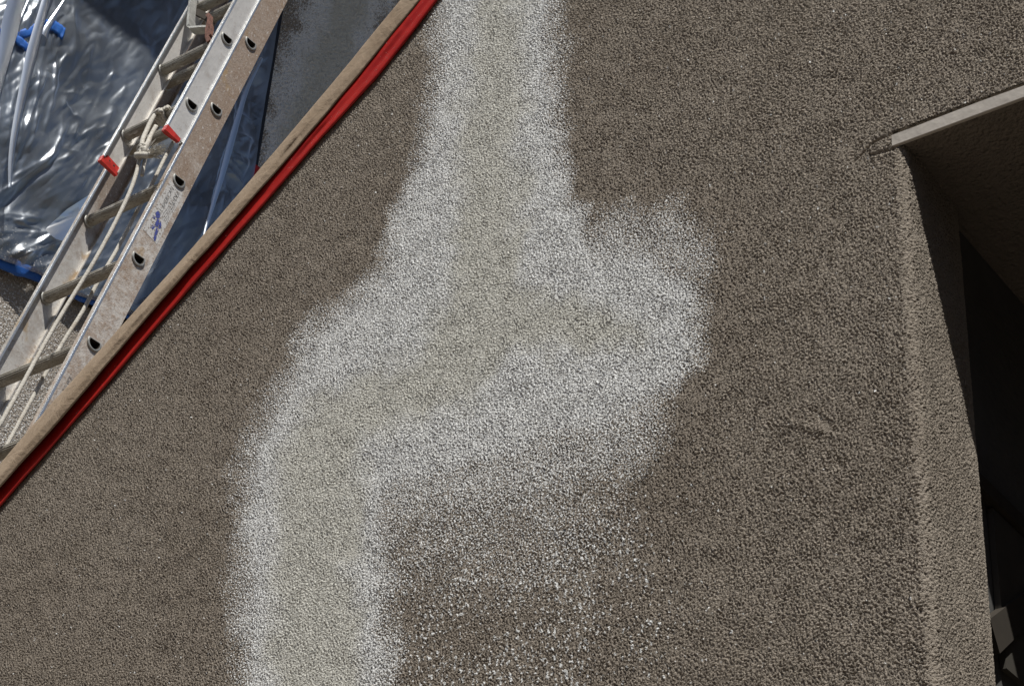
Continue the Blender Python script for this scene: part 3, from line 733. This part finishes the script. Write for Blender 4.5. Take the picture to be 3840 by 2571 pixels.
def rail(name, xo, side, n0, n1, la, lb, holes, nc, mat, fl=.026, edge_mat=None):
    """C channel: web in the plane x = xo, flanges toward the ladder's middle (side = -1 for the right-hand rail)"""
    mb = MB(); t = .003
    web_with_holes(mb, xo, n0, n1, la, lb, holes, nc, .0165)
    xi = xo + side*t
    web_with_holes(mb, xi, n0, n1, la, lb, holes, nc, .0165)
    for n_, dn in ((n1, -t), (n0, t)):
        a, b = n_, n_ + dn; x1 = xo + side*fl
        rows = [(xo, a), (x1, a), (x1, b), (xi, b)]
        mb.loft([[L(x, la, n_2) for x, n_2 in rows], [L(x, lb, n_2) for x, n_2 in rows]], closed=True)
    o = mb.build(name, mat, ladder)
    if edge_mat:
        mb = MB()
        if side < 0: x_a, x_b = xo-.0045, xo+.0006
        else: x_a, x_b = xo+fl-.001, xo+fl+.0035
        rr = [(x_a, n1-.004), (x_b, n1-.004), (x_b, n1+.0008), (x_a, n1+.0008)]
        mb.loft([[L(x, la, q) for x, q in rr], [L(x, lb, q) for x, q in rr]]); mb.build('rail_lip', edge_mat, o)
    return o
base_h = [k*.31 for k in range(-6, 9)]
fly_h = [-.055 + k*.305 + .0 for k in range(1, 14)]
XBL, XFR, XFL = -.338, -.005, -.256
rail('base_rail', 0.0, -1, -.041, .040, -2.05, 2.6, base_h, 0.003, M['alu_dirty'], fl=.020, edge_mat=M['alu_edge'])
rail('base_rail', XBL, 1, -.041, .040, -2.05, 2.6, [], 0.003, M['alu_mid'], fl=.014, edge_mat=M['alu_edge'])
NF = .072
rail('fly_rail', XFR, -1, .041, .104, .118, 3.75, fly_h, NF, M['alu'], fl=.015, edge_mat=M['alu_edge'])
rail('fly_rail', XFL, 1, .041, .104, .118, 3.75, [], NF, M['alu'], fl=.011, edge_mat=M['alu_edge'])
def rung(xa, xb, l, nc, name='rung'):
    N = 40; prof = []
    R = .0160
    for k in range(N):
        th = 2*math.pi*k/N; u, v = math.cos(th), math.sin(th)
        rr = R*(1 + (.035 if k % 2 else -.02)); vv = min(v*rr, .38*R + (.0007 if k % 2 else 0)); prof.append(hv(u*rr, vv))
    mb = MB(); mb.loft([[L(x, l+a, nc+b) for a, b in prof] for x in (xa, xb)]); o = mb.build(name, M['rung'], ladder)
    return o
def ring_at(x, xd, l, nc, mat, parent):
    """swaged D collar round a rung end, hollow inside"""
    N = 32; mb = MB(); rows = []
    for R, xx in ((.0220, 0), (.0226, .0022), (.0205, .0042), (.0168, .0036), (.0158, 0), (.0150, -.022)):
        rows.append([L(x + xd*xx, l+hv(u, v)[0], nc+hv(u, v)[1]) for u, v in dshape(R, N)])
    mb.loft(rows[:4], closed=True, caps=False)
    o = mb.build('rung_collar', mat, parent, True)
    mb = MB(); mb.loft(rows[3:], closed=True, caps=False); mb.add(rows[-1], [tuple(range(N))]); mb.build('rung_hollow', M['dark'], o)  # shade inside the tube is painted: near-black instead of aluminium
    return o
for l in base_h:
    if -1.1 < l < 2.5:
        ro = rung(XBL+.004, -.026, l, .003); ring_at(.0005, 1, l, .003, M['bracket'], ro)
        mb = MB(); mb.loft([[L(XBL+.0032+xx, l+hv(u, v)[0], .003+hv(u, v)[1]) for u, v in dshape(R_, 24)] for xx, R_ in ((0, .0205), (.004, .0205), (.006, .0175))]); mb.build('rung_collar', M['dark'] if False else M['bracket'], ro)
for l in fly_h:
    if l < 3.7:
        ro = rung(XFL+.004, XFR-.026, l, NF); ring_at(XFR+.0005, 1, l, NF, M['bracket'], ro)
        mb = MB(); mb.loft([[L(XFL+.0032+xx, l+hv(u, v)[0], NF+hv(u, v)[1]) for u, v in dshape(R_, 24)] for xx, R_ in ((0, .0205), (.004, .0205), (.006, .0175))]); mb.build('rung_collar', M['bracket'], ro)
# red plastic end caps of the fly section
def cap(xo, side, l, n0=.040, plate=.020):
    mb = MB(); n1 = .1055
    x1, x2 = xo - side*.0015, xo + side*.012
    a = [(x1, n0), (x2*.0 + xo + side*.008, n0), (x2, n1-.012), (x2, n1), (x1, n1)]
    mb.loft([[L(x, l-.010 - .008*(q > .09), q) for x, q in a], [L(x, l-.003, q) for x, q in a], [L(x, l+.004, q) for x, q in a]])
    fx = xo + side*.0032
    mb.loft([[L(fx, l-.004, n0+.002), L(fx, l+plate, n0+.002), L(fx, l+plate, n1-.012), L(fx, l-.004, n1-.012)],
             [L(fx+side*.004, l-.004, n0+.002), L(fx+side*.004, l+plate, n0+.003), L(fx+side*.004, l+plate, n1-.014), L(fx+side*.004, l-.004, n1-.014)]])
    o = mb.build('rail_cap', M['redcap'], ladder)
    mb = MB()
    for q in (.062, .080) if side > 0 else (.075,):
        mb.loft([[L(fx+side*.0035, l+.006+.004*math.cos(t), q+.004*math.sin(t)) for t in np.linspace(0, 6.28, 9)[:-1]], [L(fx+side*.006, l+.008+.003*math.cos(t), q+.003*math.sin(t)) for t in np.linspace(0, 6.28, 9)[:-1]]])
    mb.build('rivet', M['dark'], o)
cap(XFL, 1, .118); cap(XFR, -1, .118, .052, .008)
# rung lock: bent grey bracket and a rusty finger hanging under it
def bar(mb, pts, a, b):
    """flat bar through (x, l, n) points"""
    rings = []
    for i, p in enumerate(pts):
        q0 = Vector(pts[max(i-1, 0)]); q1 = Vector(pts[min(i+1, len(pts)-1)]); t = (q1-q0).normalized()
        s_ = Vector((0, 0, 1)); e = t.cross(s_); e.normalize()
        c = Vector(p); rings.append([L(*(c + e*a*i_ + s_*b*j_)) for i_, j_ in ((-1,-1),(1,-1),(1,1),(-1,1))])
    mb.loft(rings)
mb = MB(); bar(mb, [(-.246,.905,.105),(-.238,.86,.108),(-.200,.765,.11),(-.165,.665,.105),(-.155,.655,.10),(-.120,.650,.09),(-.098,.648,.08)], .0045, .013)
lk = mb.build('rung_lock', M['bracket'], ladder)
mb = MB(); bar(mb, [(-.215,.80,.09),(-.16,.745,.09),(-.118,.70,.092),(-.10,.66,.092),(-.093,.645,.09)], .010, .005); mb.build('lock_plate', M['dark'], lk)
mb = MB(); bar(mb, [(-.122,.712,.098),(-.100,.685,.10),(-.088,.655,.10),(-.078,.61,.098),(-.060,.565,.096),(-.04,.53,.094)], .006, .006); bar(mb, [(-.088,.655,.10),(-.064,.612,.098),(-.050,.565,.096)], .004, .005)
mb.build('lock_finger', M['iron'], lk)

# print on the rail: stamped words and the worn blue figure
def ink(name, col, wear):
    t = NT(name); tr = t.node('ShaderNodeBsdfTransparent'); t.set('Base Color', (*col, 1)); t.set('Roughness', .7)
    f = t.ramp(t.noise(150, 4, .65), wear-.05, wear+.05); mx = t.node('ShaderNodeMixShader'); t.lk(f, mx.inputs[0]); t.lk(t.b.outputs[0], mx.inputs[1]); t.lk(tr.outputs[0], mx.inputs[2]); t.lk(mx.outputs[0], t.out.inputs[0]); return t.m
M['ink'] = ink('worn_black_ink', (.17, .17, .17), .53); M['inkblue'] = ink('worn_blue_ink', (.06, .08, .32), .55); M['sticker'] = ink('worn_sticker', (.60, .59, .57), .58)
base_r = [o for o in ladder.children if o.name.startswith('base_rail')][0]
def text_on_rail(txt, l0, n0, size, name='lettering', mat='ink', xo=.0011, sxx=1.0):
    cu_ = bpy.data.curves.new('txt', 'FONT'); cu_.body = txt; cu_.size = size; cu_.extrude = 0; cu_.resolution_u = 2
    to = bpy.data.objects.new('txt', cu_); C.objects.link(to)
    dg = bpy.context.evaluated_depsgraph_get(); me = bpy.data.meshes.new_from_object(to.evaluated_get(dg))
    bpy.data.objects.remove(to); vs = [v.co.copy() for v in me.vertices]; fs = [tuple(p.vertices) for p in me.polygons]
    o = mesh(name, [L(xo, l0 + v.x*sxx, n0 + v.y) for v in vs], fs, M[mat], base_r); return o
# reading direction runs up the rail; the tops of the letters point to the climber side
mbk = MB(); mbk.add([L(.0005, -.225, -.026), L(.0005, -.225, .031), L(.0005, -.022, .026), L(.0005, -.022, -.027)], [(0, 1, 2, 3)]); mbk.build('sticker', M['sticker'], base_r)
text_on_rail('ALL AMERICAN', -.150, .003, .0175, sxx=.95); text_on_rail('LADDER', -.098, -.018, .0185, sxx=1.0)
for i in range(5):
    pts = [L(.0010, -.148 + .011*k, -.004 - .0045*i + .0015*math.sin(k*1.1+i)) for k in range(7)]
    mb = MB(); P2 = [L(.0010, -.148 + .011*k, -.0030 - .0045*i + .0015*math.sin(k*1.1+i)) for k in range(7)]
    mb.loft([[a, b] for a, b in zip(pts, P2)], closed=False); mb.build('printed_wave', M['ink'], base_r)
fig = [[(-.160,.012),(-.150,.020),(-.138,.016),(-.142,.004),(-.155,.002)], [(-.182,.006),(-.160,.008),(-.156,-.006),(-.172,-.016),(-.186,-.006)], [(-.170,.020),(-.162,.024),(-.160,.014),(-.168,.012)],
       [(-.205,-.004),(-.186,-.002),(-.186,-.012),(-.206,-.013)], [(-.200,.014),(-.184,.010),(-.184,.002),(-.200,.004)], [(-.222,-.010),(-.206,-.004),(-.206,-.015),(-.223,-.018)]]
mb = MB()
for pg in fig: mb.add([L(.0012, a, b) for a, b in pg], [tuple(range(len(pg)))])
mb.build('printed_figure', M['inkblue'], base_r)
text_on_rail('ANSI', -.80, .006, .022, mat='ink', sxx=1.1); text_on_rail('CODE', -.90, .004, .024, mat='ink', sxx=1.1)

# ------------------------------------------------------------------ ropes
rope = empty('rope', L(-.07, -.02, .09), 'off white rope knotted round a ladder rung with frayed end', 'rope')
main = [(-.082,.075,.100),(-.078,.045,.096),(-.069,-.022,.085),(-.063,-.099,.078),(-.064,-.217,.072),(-.072,-.358,.068),(-.086,-.468,.066),(-.094,-.567,.066),(-.097,-.674,.066),(-.097,-.801,.066),(-.099,-.901,.066),(-.106,-.989,.066),(-.12,-1.4,.06)]
def strand(name, pts, r_, parent, k=40, tw=1.05):
    P = resample(catmull(pts, 6), .003); mb = MB(); mb.loft(tube_rings([L(*p) for p in P], r_, 10, (tw, .30))); return mb.build(name, M['rope'], parent, True)
strand('rope_line', main, .0051, rope)
strand('rope_line', [(p[0]+.004, p[1]+.002, p[2]-.016) for p in main[:3]], .005, rope)
# up from the knot to the rung, loops round the fly rung
lr = fly_h[0]
strand('rope_line', [(-.082,.07,.10),(-.094,.11,.102),(-.104,.16,.100),(-.108,.20,.100),(-.110,lr+.0,.097)], .006, rope)
strand('rope_line', [(-.074,.06,.095),(-.080,.10,.092),(-.092,.14,.088),(-.098,.19,.085)], .0058, rope)
for k, xo in enumerate((-.118, -.106, -.094, -.083)):
    P = []
    for q in range(15):
        th = 2*math.pi*q/14; u, v = math.cos(th)*.0215, min(math.sin(th), .55)*.0215; dl, dn = hv(u, v)
        P.append((xo + .008*math.sin(th*.5 + k*.7), lr+dl, NF+dn))
    strand('rope_loop', P, .0052, rope)
strand('rope_loop', [(-.122,lr-.006,.094),(-.108,lr-.014,.100),(-.094,lr-.010,.101),(-.084,lr-.022,.098)], .0062, rope)
def blob_loop(c, rad, ax, seed):
    g = np.random.default_rng(seed); P = []
    e1 = Vector((1, .3*ax, .2)).normalized(); e2 = Vector((-.2, 1, .8*ax)).normalized()
    for q in range(17):
        th = 2*math.pi*q/14; P.append(tuple(Vector(c) + e1*rad*math.cos(th) + e2*rad*.75*math.sin(th)))
    return P
strand('knot', blob_loop((-.080,.055,.094), .014, .4, 1), .0064, rope); strand('knot', blob_loop((-.074,.040,.092), .013, -.5, 2), .0066, rope); strand('knot', blob_loop((-.088,.075,.095), .011, 1.2, 3), .0062, rope)
strand('knot', [(-.09,.045,.098),(-.070,.030,.102),(-.050,.022,.100),(-.030,.012,.098),(-.018,.008,.097)], .0078, rope)
mb = MB(); g = np.random.default_rng(9)
for k in range(90):
    e = Vector((g.uniform(.03, .062), g.uniform(-.026, .022), g.uniform(-.014, .014))); s_ = Vector((-.026, .012, .098)) + Vector((0, g.normal(0, .004), g.normal(0, .003)))
    mid = s_ + e*.5 + Vector((0, g.normal(0, .006), g.normal(0, .003))); endp = s_ + e + Vector((0, -.010*g.uniform(0, 1), 0))
    mb.loft(tube_rings([L(*p) for p in catmull([tuple(s_), tuple(mid), tuple(endp)], 3)], lambda i: .0011*(1-.1*i), 4))
for k in range(26):
    s_ = Vector((-.06+g.normal(0,.01), .035, .098)); e = Vector((g.normal(.01,.02), g.uniform(.015,.05), g.normal(0,.01)))
    mb.loft(tube_rings([L(*p) for p in (s_, s_+e*.6+Vector((.004,0,0)), s_+e)], .0005, 3))
mb.build('frayed_end', M['rope'], rope)
rope2 = empty('rope', L(-.185, -.1, -.02), 'thinner pale rope running straight down behind the ladder rungs', 'rope')
strand('rope_line', [(-.205,.62,-.028),(-.202,.428,-.028),(-.186,.325,-.028),(-.184,.224,-.028),(-.182,.107,-.03),(-.180,-.026,-.028),(-.182,-.148,-.03),(-.186,-.277,-.028),(-.188,-.391,-.03),(-.197,-.497,-.028),(-.200,-.60,-.028),(-.205,-1.3,-.028)], .0050, rope2)
